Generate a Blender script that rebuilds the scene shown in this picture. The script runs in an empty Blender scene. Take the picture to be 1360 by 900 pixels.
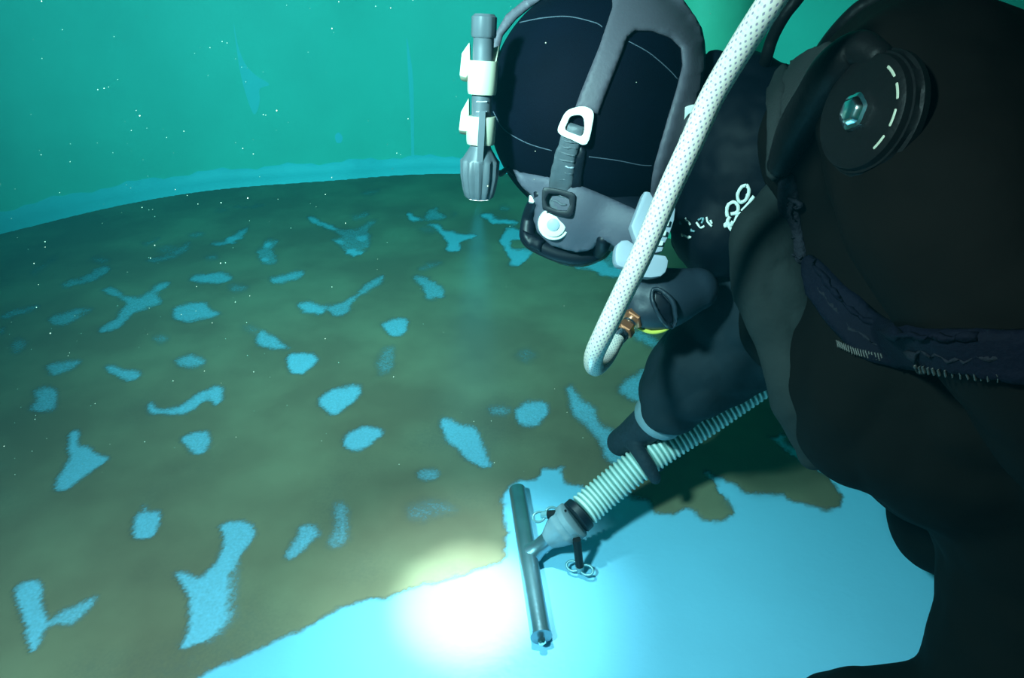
import bpy, bmesh, math, random
import numpy as np
from math import radians, sin, cos, pi, sqrt
from mathutils import Vector, Matrix
from mathutils.bvhtree import BVHTree
from mathutils.geometry import delaunay_2d_cdt
from mathutils import noise as mnoise
random.seed(7)
SC = bpy.context.scene
COL = SC.collection
F_PX, H, PITCH = 900.0, 0.8, radians(30)
R_ = Vector((1, 0, 0)); U_ = Vector((0, sin(PITCH), cos(PITCH))); V_ = Vector((0, cos(PITCH), -sin(PITCH)))
CAM = Vector((0, 0, H))

def P(px, py, d):                       # a place seen at a pixel, at a distance along the view axis
    return CAM + R_ * ((px - 680) / F_PX * d) + U_ * (-(py - 450) / F_PX * d) + V_ * d
def ray(px, py):
    return (R_ * ((px - 680) / F_PX) + U_ * (-(py - 450) / F_PX) + V_)
def FL(px, py, z=0.0):
    r = ray(px, py); return CAM + r * ((z - H) / r.z)
def C(x, y, z):                         # vector given in camera-like axes (right, up, towards viewer)
    return R_ * x + U_ * y - V_ * z
def s2l(c):
    return tuple(((v / 255) / 12.92 if v / 255 <= .04045 else ((v / 255 + .055) / 1.055) ** 2.4) for v in c)

# ------------------------------------------------------------------ materials
def nmat(name, col, rough=.6, metal=0, bump=0, bscale=60, var=0, vscale=8, spec=.5, sheen=0, alpha=None, detail=4):
    m = bpy.data.materials.new(name); m.use_nodes = True
    nt = m.node_tree; b = nt.nodes['Principled BSDF']
    b.inputs['Base Color'].default_value = (*col, 1); b.inputs['Roughness'].default_value = rough
    b.inputs['Metallic'].default_value = metal; b.inputs['Specular IOR Level'].default_value = spec
    if sheen: b.inputs['Sheen Weight'].default_value = sheen
    tc = nt.nodes.new('ShaderNodeTexCoord')
    if var:
        n = nt.nodes.new('ShaderNodeTexNoise'); n.inputs['Scale'].default_value = vscale; n.inputs['Detail'].default_value = 5
        nt.links.new(tc.outputs['Object'], n.inputs['Vector'])
        r = nt.nodes.new('ShaderNodeMapRange'); r.inputs[1].default_value = .3; r.inputs[2].default_value = .7
        r.inputs[3].default_value = 1 - var; r.inputs[4].default_value = 1 + var
        nt.links.new(n.outputs['Fac'], r.inputs[0])
        h = nt.nodes.new('ShaderNodeHueSaturation'); h.inputs['Color'].default_value = (*col, 1)
        nt.links.new(r.outputs[0], h.inputs['Value']); nt.links.new(h.outputs[0], b.inputs['Base Color'])
    if bump:
        n = nt.nodes.new('ShaderNodeTexNoise'); n.inputs['Scale'].default_value = bscale; n.inputs['Detail'].default_value = detail
        nt.links.new(tc.outputs['Object'], n.inputs['Vector'])
        bp = nt.nodes.new('ShaderNodeBump'); bp.inputs['Strength'].default_value = bump; bp.inputs['Distance'].default_value = .01
        nt.links.new(n.outputs['Fac'], bp.inputs['Height']); nt.links.new(bp.outputs[0], b.inputs['Normal'])
    return m
M = {}
M['hood'] = nmat('neoprene', (.001, .002, .0065), .75, bump=.15, bscale=900, var=.25, vscale=12, spec=.06)
M['stitch'] = nmat('stitching', (.06, .08, .11), .8)
M['suit'] = nmat('drysuit_fabric', (.0052, .0044, .0036), .8, bump=.35, bscale=14, var=.25, vscale=6, spec=.06)
M['sleeve'] = nmat('sleeve_fabric', (.012, .018, .024), .75, bump=.8, bscale=14, var=.3, vscale=8, spec=.12)
M['panel'] = nmat('panel_fabric', (.03, .034, .034), .8, bump=.2, bscale=500, var=.15, spec=.1)
M['collar'] = nmat('collar_rubber', (.002, .004, .008), .6, bump=.3, bscale=12, spec=.12)
M['grey'] = nmat('grey_rubber', (.085, .076, .098), .6, bump=.05, bscale=300, var=.08, vscale=14)
M['greyd'] = nmat('dark_grey_rubber', (.09, .105, .125), .5, bump=.05, bscale=300, var=.1)
M['skirt'] = nmat('mask_skirt_rubber', (.085, .085, .115), .6, bump=.05, bscale=300, var=.06)
M['black'] = nmat('black_rubber', (.005, .007, .013), .45, spec=.3)
M['blackm'] = nmat('black_plastic', (.006, .0065, .007), .5, spec=.15, bump=.1, bscale=120)
M['white'] = nmat('white_plastic', (.85, .86, .8), .4, spec=.5)
M['cream'] = nmat('cream_rubber', (.52, .52, .40), .45, var=.06)
M['ltgrey'] = nmat('light_grey_plastic', (.42, .46, .54), .45, var=.05)
M['torch'] = nmat('torch_plastic', (.085, .105, .125), .45, var=.1, vscale=40)
M['steel'] = nmat('brushed_steel', (.24, .33, .38), .33, .85, bump=.04, bscale=200, var=.1, vscale=30)
M['chrome'] = nmat('chrome', (.8, .85, .85), .2, 1)
M['brass'] = nmat('brass', (.55, .2, .1), .35, .7)
M['coup'] = nmat('grey_coupling_plastic', (.2, .26, .30), .5, bump=.1, bscale=60, var=.12, vscale=40)
M['glove'] = nmat('glove_fabric', (.008, .014, .024), .8, bump=.5, bscale=70)
M['strapblue'] = nmat('blue_webbing', (.0025, .003, .009), .8, bump=.2, bscale=300, var=.2, vscale=20, spec=.12)
M['yellow'] = nmat('yellow_rubber', (.75, .7, .1), .5)
M['pipe'] = nmat('painted_pipe', (.2, .6, .38), .55, var=.12, vscale=6)
M['glass'] = nmat('visor_glass', (.02, .03, .04), .08, spec=.8)
M['seamw'] = nmat('seam_tape', (.1, .11, .1), .7)
M['blue'] = nmat('blue_paint', (.05, .2, .3), .5)
M['palewing'] = nmat('pale_cast_metal', (.2, .36, .40), .35, .3)

# ------------------------------------------------------------------ object helpers
def base(o):
    b = o
    while b.parent: b = b.parent
    return Vector(b['_o']) if '_o' in b else b.location.copy()
def mk(name, vs, fs, m, parent=None, smooth=True, uv=None, label=None, origin=None):
    me = bpy.data.meshes.new(name)
    if parent is not None: O = ORG[parent.name]
    else: O = Vector(origin) if origin is not None else Vector((0, 0, 0))
    me.from_pydata([tuple(Vector(v) - O) for v in vs], [], [list(f) for f in fs])
    me.validate(); me.update()
    ms = m if isinstance(m, (list, tuple)) else [m]
    for k in ms: me.materials.append(k)
    if uv is not None:
        l = me.uv_layers.new(name='UVMap')
        for i, lp in enumerate(me.loops): l.data[i].uv = uv[lp.vertex_index]
    if smooth: me.polygons.foreach_set('use_smooth', [True] * len(me.polygons))
    o = bpy.data.objects.new(name, me); COL.objects.link(o)
    if parent is not None: o.parent = parent
    else: o.location = O
    ORG[o.name] = O
    if label: o['label'] = label
    return o
ORG = {}
def thing(name, label, cat, loc, group=None):
    o = bpy.data.objects.new(name, None); COL.objects.link(o); o.location = loc; o.empty_display_size = .05
    o['label'] = label; o['category'] = cat
    if group: o['group'] = group
    ORG[o.name] = Vector(loc); return o
def structure(o): o['kind'] = 'structure'; return o

def catmull(pts, n):
    P_ = [np.array(p, float) for p in pts]; P_ = [2 * P_[0] - P_[1]] + P_ + [2 * P_[-1] - P_[-2]]
    out = []
    for i in range(1, len(P_) - 2):
        a, b, c, d = P_[i - 1:i + 3]
        for k in range(n):
            t = k / n
            out.append(.5 * ((2 * b) + (c - a) * t + (2 * a - 5 * b + 4 * c - d) * t * t + (3 * b - a - 3 * c + d) * t ** 3))
    out.append(P_[-2]); return out
def frames(pts):
    T = []
    for i in range(len(pts)):
        a = Vector(pts[max(0, i - 1)]); b = Vector(pts[min(len(pts) - 1, i + 1)]); T.append((b - a).normalized())
    n = T[0].orthogonal().normalized(); out = []
    for t in T:
        n = (n - t * n.dot(t)).normalized(); out.append((t, n, t.cross(n)))
    return out
def tube_mesh(pts, rad, seg=16, caps=True, round_caps=False, flat=1.0, flatdir=None):
    """pts: list of points; rad: radius list; returns verts, faces, uv."""
    pts = [Vector(p) for p in pts]
    if round_caps:
        fr = frames(pts); K = 5
        a, b = [], []; ra, rb = [], []
        for k in range(K, 0, -1):
            an = k / K * pi / 2 * .98
            a.append(pts[0] - fr[0][0] * rad[0] * sin(an)); ra.append(rad[0] * cos(an))
        for k in range(1, K + 1):
            an = k / K * pi / 2 * .98
            b.append(pts[-1] + fr[-1][0] * rad[-1] * sin(an)); rb.append(rad[-1] * cos(an))
        pts = a + pts + b; rad = ra + list(rad) + rb
    fr = frames(pts); vs, fs, uv = [], [], []; L = 0
    for i, (p, (t, n, bn)) in enumerate(zip(pts, fr)):
        if i: L += (p - pts[i - 1]).length
        for k in range(seg):
            a = 2 * pi * k / seg
            vs.append(p + (n * cos(a) + bn * sin(a)) * rad[i]); uv.append((k / seg, L))
    for i in range(len(pts) - 1):
        for k in range(seg):
            k2 = (k + 1) % seg
            fs.append((i * seg + k, i * seg + k2, (i + 1) * seg + k2, (i + 1) * seg + k))
    if caps:
        fs.append(tuple(range(seg))[::-1]); fs.append(tuple((len(pts) - 1) * seg + k for k in range(seg)))
    return vs, fs, uv
def tube(name, pts, r, m, parent=None, seg=16, n=8, rc=True, **kw):
    if not isinstance(r, (list, tuple)): r = [r] * len(pts)
    q = catmull([(*p, rr) for p, rr in zip(pts, r)], n) if len(pts) > 2 else [np.array((*p, rr)) for p, rr in zip(pts, r)]
    vs, fs, uv = tube_mesh([Vector(x[:3]) for x in q], [x[3] for x in q], seg, True, rc)
    return mk(name, vs, fs, m, parent, uv=uv, **kw)
def lathe_mesh(p0, p1, prof, seg=32, mod=None):
    """prof: list (t along p0->p1 in metres or fraction, r)."""
    p0, p1 = Vector(p0), Vector(p1); ax = (p1 - p0); L = ax.length; ax.normalize()
    n = ax.orthogonal().normalized(); b = ax.cross(n); vs, fs = [], []
    for t, r in prof:
        for k in range(seg):
            a = 2 * pi * k / seg; rr = r * (mod(t, a) if mod else 1)
            vs.append(p0 + ax * (t * L) + (n * cos(a) + b * sin(a)) * rr)
    for i in range(len(prof) - 1):
        for k in range(seg):
            k2 = (k + 1) % seg; fs.append((i * seg + k, i * seg + k2, (i + 1) * seg + k2, (i + 1) * seg + k))
    fs.append(tuple(range(seg))[::-1]); fs.append(tuple((len(prof) - 1) * seg + k for k in range(seg)))
    return vs, fs
def lathe(name, p0, p1, prof, m, parent=None, seg=32, mod=None, smooth=True, **kw):
    vs, fs = lathe_mesh(p0, p1, prof, seg, mod)
    o = mk(name, vs, fs, m, parent, smooth, **kw)
    if smooth:
        try: o.data.set_sharp_from_angle(angle=radians(38))
        except Exception: pass
    return o
def ellipsoid(c, ax, rad, nu=28, nv=18):
    vs, fs = [], []
    for j in range(nv + 1):
        th = pi * j / nv
        for i in range(nu):
            ph = 2 * pi * i / nu
            vs.append(Vector(c) + ax[0] * (rad[0] * sin(th) * cos(ph)) + ax[1] * (rad[1] * cos(th)) + ax[2] * (rad[2] * sin(th) * sin(ph)))
    for j in range(nv):
        for i in range(nu):
            i2 = (i + 1) % nu; fs.append((j * nu + i, j * nu + i2, (j + 1) * nu + i2, (j + 1) * nu + i))
    return vs, fs
CA = (R_, U_, -V_)
def union(name, chunks, m, parent, voxel=.006, smooth=6, wrinkle=0, wscale=9, **kw):
    """one continuous surface out of overlapping closed forms"""
    bm = bmesh.new()
    for vs, fs in chunks:
        b = [bm.verts.new(v) for v in vs]
        for f in fs:
            try: bm.faces.new([b[i] for i in f])
            except ValueError: pass
    bmesh.ops.remove_doubles(bm, verts=bm.verts, dist=1e-5)
    bmesh.ops.recalc_face_normals(bm, faces=bm.faces)
    me = bpy.data.meshes.new('tmp'); bm.to_mesh(me); bm.free()
    o = bpy.data.objects.new('tmp', me); COL.objects.link(o)
    md = o.modifiers.new('r', 'REMESH'); md.mode = 'VOXEL'; md.voxel_size = voxel
    md = o.modifiers.new('s', 'SMOOTH'); md.factor = .5; md.iterations = smooth
    dg = bpy.context.evaluated_depsgraph_get(); dg.update()
    ev = o.evaluated_get(dg).to_mesh()
    vs = [v.co.copy() for v in ev.vertices]; nn = [v.normal.copy() for v in ev.vertices]; fs = [tuple(p.vertices) for p in ev.polygons]
    bpy.data.objects.remove(o)
    if wrinkle:
        vs = [v + n * wrinkle * (abs(mnoise.noise(v * wscale + Vector((3, 1, 7)))) * 2 - .6 + .5 * mnoise.noise(v * wscale * 2.3)) for v, n in zip(vs, nn)]
    return mk(name, vs, fs, m, parent, **kw)
def chain(*jts, seg=20, n=6):
    """jts (point, radius) -> closed tapered form"""
    if len(jts) > 2: q = catmull([(*p, r) for p, r in jts], n)
    else:
        a, b = jts; q = [np.array((*a[0].lerp(b[0], t), a[1] + (b[1] - a[1]) * t)) for t in (0, .33, .66, 1)]
    vs, fs, _ = tube_mesh([Vector(x[:3]) for x in q], [float(x[3]) for x in q], seg, True, True)
    return vs, fs
def pc(px, py, d, r): return (P(px, py, d), r)
def bvh_of(*objs):
    vs, fs = [], []
    for o in objs:
        k = len(vs); O = ORG[o.name]
        vs += [v.co + O for v in o.data.vertices]; fs += [tuple(i + k for i in p.vertices) for p in o.data.polygons]
    return BVHTree.FromPolygons(vs, fs)
def smooth_poly(poly, n=4, closed=True):
    p = [np.array(q, float) for q in poly]; N = len(p); out = []
    rng = range(N) if closed else range(N - 1)
    for i in rng:
        g = (lambda j: p[j % N]) if closed else (lambda j: p[min(max(j, 0), N - 1)])
        a, b, c, d = g(i - 1), g(i), g(i + 1), g(i + 2)
        for k in range(n):
            t = k / n; out.append(.5 * ((2 * b) + (c - a) * t + (2 * a - 5 * b + 4 * c - d) * t * t + (3 * b - a - 3 * c + d) * t ** 3))
    if not closed: out.append(p[-1])
    return out
def drape(name, poly, bvh, m, parent, off=.002, thick=.003, step=6, sm=2, rnd=4, holes=(), fall=None, **kw):
    """a sheet of the given outline laid on a surface, with real thickness"""
    po = smooth_poly(poly, rnd) if rnd else [np.array(q, float) for q in poly]
    loops = [po] + [smooth_poly(h, rnd) if rnd else [np.array(q, float) for q in h] for h in holes]
    pts, edges = [], []
    for lp in loops:
        dens = []
        for i in range(len(lp)):
            a, b = lp[i], lp[(i + 1) % len(lp)]; k = max(1, int(np.hypot(*(b - a)) / step))
            dens += [a + (b - a) * t / k for t in range(k)]
        k0 = len(pts); pts += dens; edges += [(k0 + i, k0 + (i + 1) % len(dens)) for i in range(len(dens))]
    def inside(x, y, lp):
        c = False; j = len(lp) - 1
        for i in range(len(lp)):
            if (lp[i][1] > y) != (lp[j][1] > y) and x < (lp[j][0] - lp[i][0]) * (y - lp[i][1]) / (lp[j][1] - lp[i][1]) + lp[i][0]: c = not c
            j = i
        return c
    xs = [p[0] for p in po]; ys = [p[1] for p in po]; bnd = np.array(pts)
    y = min(ys)
    while y < max(ys):
        x = min(xs)
        while x < max(xs):
            if inside(x, y, po) and not any(inside(x, y, h) for h in loops[1:]) and np.min(np.hypot(bnd[:, 0] - x, bnd[:, 1] - y)) > step * .45:
                pts.append(np.array((x, y)))
            x += step
        y += step
    r = delaunay_2d_cdt([Vector(p) for p in pts], edges, [], 1 if not holes else 2, 1e-4)
    v2, tris = r[0], r[2]
    if holes or True:
        keep = []
        for t in tris:
            cx = sum(v2[i][0] for i in t) / 3; cy = sum(v2[i][1] for i in t) / 3
            if inside(cx, cy, po) and not any(inside(cx, cy, h) for h in loops[1:]): keep.append(t)
        tris = keep
    N = len(v2); dep = [None] * N
    for i, v in enumerate(v2):
        d = ray(v[0], v[1]); L = d.length; h = bvh.ray_cast(CAM, d / L)
        if h[0] is not None: dep[i] = h[3] / L
    hit = [i for i in range(N) if dep[i] is not None]
    if not hit: hit = [0]; dep[0] = fall or .8
    H2 = np.array([tuple(v2[i]) for i in hit])
    for i in range(N):
        if dep[i] is None: dep[i] = dep[hit[int(np.argmin(np.hypot(H2[:, 0] - v2[i][0], H2[:, 1] - v2[i][1])))]]
    nb = [set() for _ in range(N)]
    ecount = {}
    for t in tris:
        for a, b in ((t[0], t[1]), (t[1], t[2]), (t[2], t[0])):
            nb[a].add(b); nb[b].add(a); k = (min(a, b), max(a, b)); ecount[k] = ecount.get(k, 0) + 1
    for _ in range(sm):
        nd = list(dep)
        for i in range(N):
            if nb[i]: nd[i] = .5 * dep[i] + .5 * sum(dep[j] for j in nb[i]) / len(nb[i])
        dep = nd
    pos = [P(v2[i][0], v2[i][1], dep[i]) for i in range(N)]
    nor = [Vector((0, 0, 0)) for _ in range(N)]
    T2 = []
    for t in tris:
        a, b, c = t; n = (pos[b] - pos[a]).cross(pos[c] - pos[a])
        if n.dot(CAM - pos[a]) < 0: t = (a, c, b); n = -n
        T2.append(tuple(t))
        for i in t: nor[i] += n
    nor = [n.normalized() if n.length > 0 else -V_ for n in nor]
    be = [k for k, c in ecount.items() if c == 1]; bv = {i for k in be for i in k}
    top = [pos[i] + nor[i] * (off + thick * (.55 if i in bv else 1)) for i in range(N)]
    bot = [pos[i] + nor[i] * (off - .001) for i in range(N)]
    fs = list(T2) + [tuple(i + N for i in t[::-1]) for t in T2]
    dirc = {}
    for t in T2:
        for a, b in ((t[0], t[1]), (t[1], t[2]), (t[2], t[0])): dirc[(a, b)] = 1
    for a, b in be:
        if (a, b) not in dirc: a, b = b, a
        fs.append((b, a, a + N, b + N))
    used = sorted({i for f in fs for i in f}); mp = {u: k for k, u in enumerate(used)}; al = top + bot
    return mk(name, [al[u] for u in used], [tuple(mp[i] for i in f) for f in fs], m, parent, **kw)
def ribbon_poly(pts, w):
    """outline of a stroke of width w (or widths) along points"""
    q = smooth_poly(pts, 6, False); N = len(q)
    W = w if isinstance(w, (list, tuple)) else [w, w]
    a, b = [], []
    for i, p in enumerate(q):
        t = q[min(i + 1, N - 1)] - q[max(i - 1, 0)]; t = t / (np.hypot(*t) + 1e-9); n = np.array((-t[1], t[0]))
        u = i / (N - 1) * (len(W) - 1); k = min(int(u), len(W) - 2); ww = W[k] + (W[k + 1] - W[k]) * (u - k)
        a.append(p + n * ww / 2); b.append(p - n * ww / 2)
    return a + b[::-1]
def slab(name, poly, d, thick, m, parent, tilt=(0, 0), bev=.002, rnd=0, hole=None, **kw):
    """solid piece with the given outline facing the viewer at distance d; tilt = change of distance per px in x, y"""
    po = smooth_poly(poly, rnd) if rnd else poly
    cx = sum(p[0] for p in po) / len(po); cy = sum(p[1] for p in po) / len(po)
    bm = bmesh.new()
    f = [bm.verts.new(P(p[0], p[1], d + (p[0] - cx) * tilt[0] + (p[1] - cy) * tilt[1])) for p in po]
    if hole is not None:
        ho = smooth_poly(hole, rnd) if rnd else hole
        # bridge ring: resample both loops to the same count by angle
        K = 40
        def res(lp):
            lp = [np.array(q, float) for q in lp]; out = []
            for k in range(K):
                a = 2 * pi * k / K; dx, dy = cos(a), sin(a); best = None
                hx = sum(q[0] for q in ho) / len(ho); hy = sum(q[1] for q in ho) / len(ho)
                for i in range(len(lp)):
                    p, q = lp[i] - (hx, hy), lp[(i + 1) % len(lp)] - (hx, hy); e = q - p
                    den = dx * e[1] - dy * e[0]
                    if abs(den) < 1e-9: continue
                    t = (p[0] * e[1] - p[1] * e[0]) / den; s = (p[0] * dy - p[1] * dx) / den
                    if t > 0 and -1e-6 <= s <= 1 + 1e-6: best = t if best is None else max(best, t)
                out.append((hx + dx * (best or 1), hy + dy * (best or 1)))
            return out
        for v in f: bm.verts.remove(v)
        A, B = res(po), res(ho); vs, fs = [], []
        for z in (0, thick):
            for lp, ins in ((A, 0), (B, 0)):
                for p in lp: vs.append(P(p[0], p[1], d + (p[0] - cx) * tilt[0] + (p[1] - cy) * tilt[1]) + V_ * z)
        for k in range(K):
            k2 = (k + 1) % K
            fs += [(k, k2, K + k2, K + k), (2 * K + k, 3 * K + k, 3 * K + k2, 2 * K + k2), (k, 2 * K + k, 2 * K + k2, k2), (K + k, K + k2, 3 * K + k2, 3 * K + k)]
        b = [bm.verts.new(v) for v in vs]
        for q in fs: bm.faces.new([b[i] for i in q])
        bmesh.ops.recalc_face_normals(bm, faces=bm.faces)
    else:
        fc = bm.faces.new(f); bmesh.ops.recalc_face_normals(bm, faces=[fc])
        ex = bmesh.ops.extrude_face_region(bm, geom=[fc])
        bmesh.ops.translate(bm, verts=[g for g in ex['geom'] if isinstance(g, bmesh.types.BMVert)], vec=V_ * thick)
        bmesh.ops.recalc_face_normals(bm, faces=bm.faces)
    if bev:
        es = [e for e in bm.edges if len(e.link_faces) == 2 and e.calc_face_angle(0) > .7]
        bmesh.ops.bevel(bm, geom=es, offset=bev, segments=2, affect='EDGES', profile=.6, clamp_overlap=True)
    me = bpy.data.meshes.new(name); bm.to_mesh(me); bm.free()
    vs = [v.co.copy() for v in me.vertices]; fs = [tuple(p.vertices) for p in me.polygons]
    o = mk(name, vs, fs, m, parent, **kw); o.data.set_sharp_from_angle(angle=radians(40)); return o

def laid(name, poly, bvh, thick, m, parent, lift=.003, hole=None, bev=.001, rnd=3, at=None, flat=.6, **kw):
    """rigid flat piece (optionally with an opening) resting tangent to a surface"""
    po = smooth_poly(poly, rnd); c = at or (sum(p[0] for p in po) / len(po), sum(p[1] for p in po) / len(po))
    h = bvh.ray_cast(CAM, ray(*c).normalized()); n = h[1].copy()
    for dx, dy in ((12, 0), (-12, 0), (0, 12), (0, -12)):
        g = bvh.ray_cast(CAM, ray(c[0] + dx, c[1] + dy).normalized())
        if g[0] is not None and g[1].dot(CAM - g[0]) > 0: n += g[1]
    n.normalize()
    if n.dot(CAM - h[0]) < 0: n = -n
    n = (n * flat + (CAM - h[0]).normalized() * (1 - flat)).normalized(); q0 = h[0] + n * (lift + thick)
    def on(p):
        d = ray(p[0], p[1]); return CAM + d * ((q0 - CAM).dot(n) / d.dot(n))
    bm = bmesh.new(); K = 56
    if hole is not None:
        ho = smooth_poly(hole, rnd); hx = sum(q[0] for q in ho) / len(ho); hy = sum(q[1] for q in ho) / len(ho)
        def res(lp):
            out = []
            for k in range(K):
                a = 2 * pi * k / K; dx, dy = cos(a), sin(a); best = None
                for i in range(len(lp)):
                    p, q = lp[i] - (hx, hy), lp[(i + 1) % len(lp)] - (hx, hy); e = q - p; den = dx * e[1] - dy * e[0]
                    if abs(den) < 1e-9: continue
                    t = (p[0] * e[1] - p[1] * e[0]) / den; u = (p[0] * dy - p[1] * dx) / den
                    if t > 0 and -1e-6 <= u <= 1 + 1e-6: best = t if best is None else max(best, t)
                out.append((hx + dx * (best or 1), hy + dy * (best or 1)))
            return out
        A, B = [on(p) for p in res(po)], [on(p) for p in res(ho)]
        V = [bm.verts.new(v) for v in A + B] + [bm.verts.new(v - n * thick) for v in A + B]
        for k in range(K):
            j = (k + 1) % K
            for q in ((k, j, K + j, K + k), (2 * K + k, 3 * K + k, 3 * K + j, 2 * K + j), (k, 2 * K + k, 2 * K + j, j), (K + k, K + j, 3 * K + j, 3 * K + k)): bm.faces.new([V[i] for i in q])
    else:
        A = [on(p) for p in po]; N = len(A); V = [bm.verts.new(v) for v in A] + [bm.verts.new(v - n * thick) for v in A]
        bm.faces.new(V[:N]); bm.faces.new(V[N:][::-1])
        for k in range(N): bm.faces.new((V[k], V[(k + 1) % N], V[N + (k + 1) % N], V[N + k]))
    bmesh.ops.recalc_face_normals(bm, faces=bm.faces)
    es = [e for e in bm.edges if len(e.link_faces) == 2 and e.calc_face_angle(0) > .7]
    bmesh.ops.bevel(bm, geom=es, offset=bev, segments=2, affect='EDGES', profile=.6, clamp_overlap=True)
    me = bpy.data.meshes.new(name); bm.to_mesh(me); bm.free()
    vs = [v.co.copy() for v in me.vertices]; fs = [tuple(p.vertices) for p in me.polygons]
    o = mk(name, vs, fs, m, parent, **kw); o.data.set_sharp_from_angle(angle=radians(50)); return o
def skin_path(px_pts, bvh, lift, n=8):
    q = smooth_poly(px_pts, n, False); D = []
    for p in q:
        h = bvh.ray_cast(CAM, ray(p[0], p[1]).normalized()); D.append((h[0] - CAM).dot(V_) if h[0] is not None else None)
    g = [d for d in D if d is not None]; last = g[0]
    for i, d in enumerate(D):
        if d is None: D[i] = last
        last = D[i]
    for _ in range(12): D = [D[0]] + [(D[i - 1] + 2 * D[i] + D[i + 1]) / 4 for i in range(1, len(D) - 1)] + [D[-1]]
    return [P(p[0], p[1], d - lift) for p, d in zip(q, D)]

# ================================================================== THE TANK
JX = [(0, 311), (50, 299), (100, 286), (150, 274), (200, 265), (250, 256), (300, 250), (350, 246), (430, 241), (500, 235), (545, 231), (600, 231)]
CEN = Vector((-.3, 1.05, 0))
ang, rad = [], []
for x, y in JX:
    q = FL(x, y) - CEN; ang.append(math.atan2(q.y, q.x)); rad.append(q.to_2d().length)
o_ = np.argsort(ang); ang = np.array(ang)[o_]; rad = np.array(rad)[o_]
# the rest of the round wall
lo, hi = ang[0], ang[-1]
ex_a = np.linspace(hi + .35, lo + 2 * pi - .35, 9); ex_r = np.full(9, 1.75)
A_ = np.r_[ang, ex_a]; Rr = np.r_[rad, ex_r]; o_ = np.argsort(np.mod(A_, 2 * pi)); A_ = np.mod(A_, 2 * pi)[o_]; Rr = Rr[o_]
A3 = np.r_[A_ - 2 * pi, A_, A_ + 2 * pi]; R3 = np.r_[Rr, Rr, Rr]
def planr(a):
    a = np.mod(a, 2 * pi); w = .035; s = 0
    for k in (-2, -1, 0, 1, 2): s = s + np.interp(a + k * w, A3, R3)
    return s / 5
NA = 360
def ringpt(i, dr=0, z=0):
    a = 2 * pi * i / NA; r = float(planr(a)) + dr
    return Vector((CEN.x + r * cos(a), CEN.y + r * sin(a), z))

def paint(name, c1, c2, scale, rough, blotch=None):
    m = bpy.data.materials.new(name); m.use_nodes = True; nt = m.node_tree; b = nt.nodes['Principled BSDF']; N = nt.nodes.new; L = nt.links.new
    tc = N('ShaderNodeTexCoord')
    n = N('ShaderNodeTexNoise'); n.inputs['Scale'].default_value = scale; n.inputs['Detail'].default_value = 6; L(tc.outputs['Object'], n.inputs['Vector'])
    r = N('ShaderNodeValToRGB'); r.color_ramp.elements[0].position = .35; r.color_ramp.elements[1].position = .65
    r.color_ramp.elements[0].color = (*c1, 1); r.color_ramp.elements[1].color = (*c2, 1); L(n.outputs['Fac'], r.inputs[0])
    L(r.outputs[0], b.inputs['Base Color']); b.inputs['Roughness'].default_value = rough
    n2 = N('ShaderNodeTexNoise'); n2.inputs['Scale'].default_value = 90; n2.inputs['Detail'].default_value = 3; L(tc.outputs['Object'], n2.inputs['Vector'])
    bp = N('ShaderNodeBump'); bp.inputs['Strength'].default_value = .12; bp.inputs['Distance'].default_value = .004
    L(n2.outputs['Fac'], bp.inputs['Height']); L(bp.outputs[0], b.inputs['Normal'])
    return m, r.outputs[0], b
FLC = (.33, .70, .95); WLC = (.22, .73, .565)
mfloor, _, _ = paint('floor_paint', tuple(v * .97 for v in FLC), tuple(min(1, v * 1.03) for v in FLC), 5, .38)
mwall, wcol, wb = paint('wall_paint', tuple(v * .94 for v in WLC), tuple(v * 1.06 for v in WLC), 3, .5)
mtrim, _, _ = paint('base_coat', (.18, .68, .74), (.20, .73, .80), 6, .5)
# floor
vs = [CEN.copy()] + [ringpt(i, .05) for i in range(NA)]
floor = structure(mk('floor', [Vector((v.x, v.y, 0)) for v in vs], [(0, i + 1, (i + 1) % NA + 1) for i in range(NA)], mfloor, smooth=False))
# wall, 2.6 m tall, thick shell
ZT = 2.4; vs, fs = [], []
zs = [0, ZT]
for z in zs:
    for i in range(NA): vs.append(ringpt(i, 0, z))
for z in zs:
    for i in range(NA): vs.append(ringpt(i, .04, z))
for i in range(NA):
    j = (i + 1) % NA
    fs += [(i, NA + i, NA + j, j), (2 * NA + i, 2 * NA + j, 3 * NA + j, 3 * NA + i), (NA + i, 3 * NA + i, 3 * NA + j, NA + j)]
wall = structure(mk('wall_round', vs, fs, mwall)); wall.data.set_sharp_from_angle(angle=radians(35))
# bare strip along the foot of the wall, a shallow cove
vs, fs = [], []
prof = [(-.0, .0), (-.012, .0005), (-.009, .012), (-.006, .04), (-.004, .075), (.0, .078)]
prof = [(-.012, -.002), (-.009, .006), (-.005, .03), (-.003, .07), (.002, .074)]
for dr, z in prof:
    for i in range(NA): vs.append(ringpt(i, dr, z + (.006 * sin(i * .7) + .004 * sin(i * 2.3) if z > .05 else 0)))
for k in range(len(prof) - 1):
    for i in range(NA):
        j = (i + 1) % NA; fs.append((k * NA + i, (k + 1) * NA + i, (k + 1) * NA + j, k * NA + j))
structure(mk('baseboard_round', vs, fs, mtrim))

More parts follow.
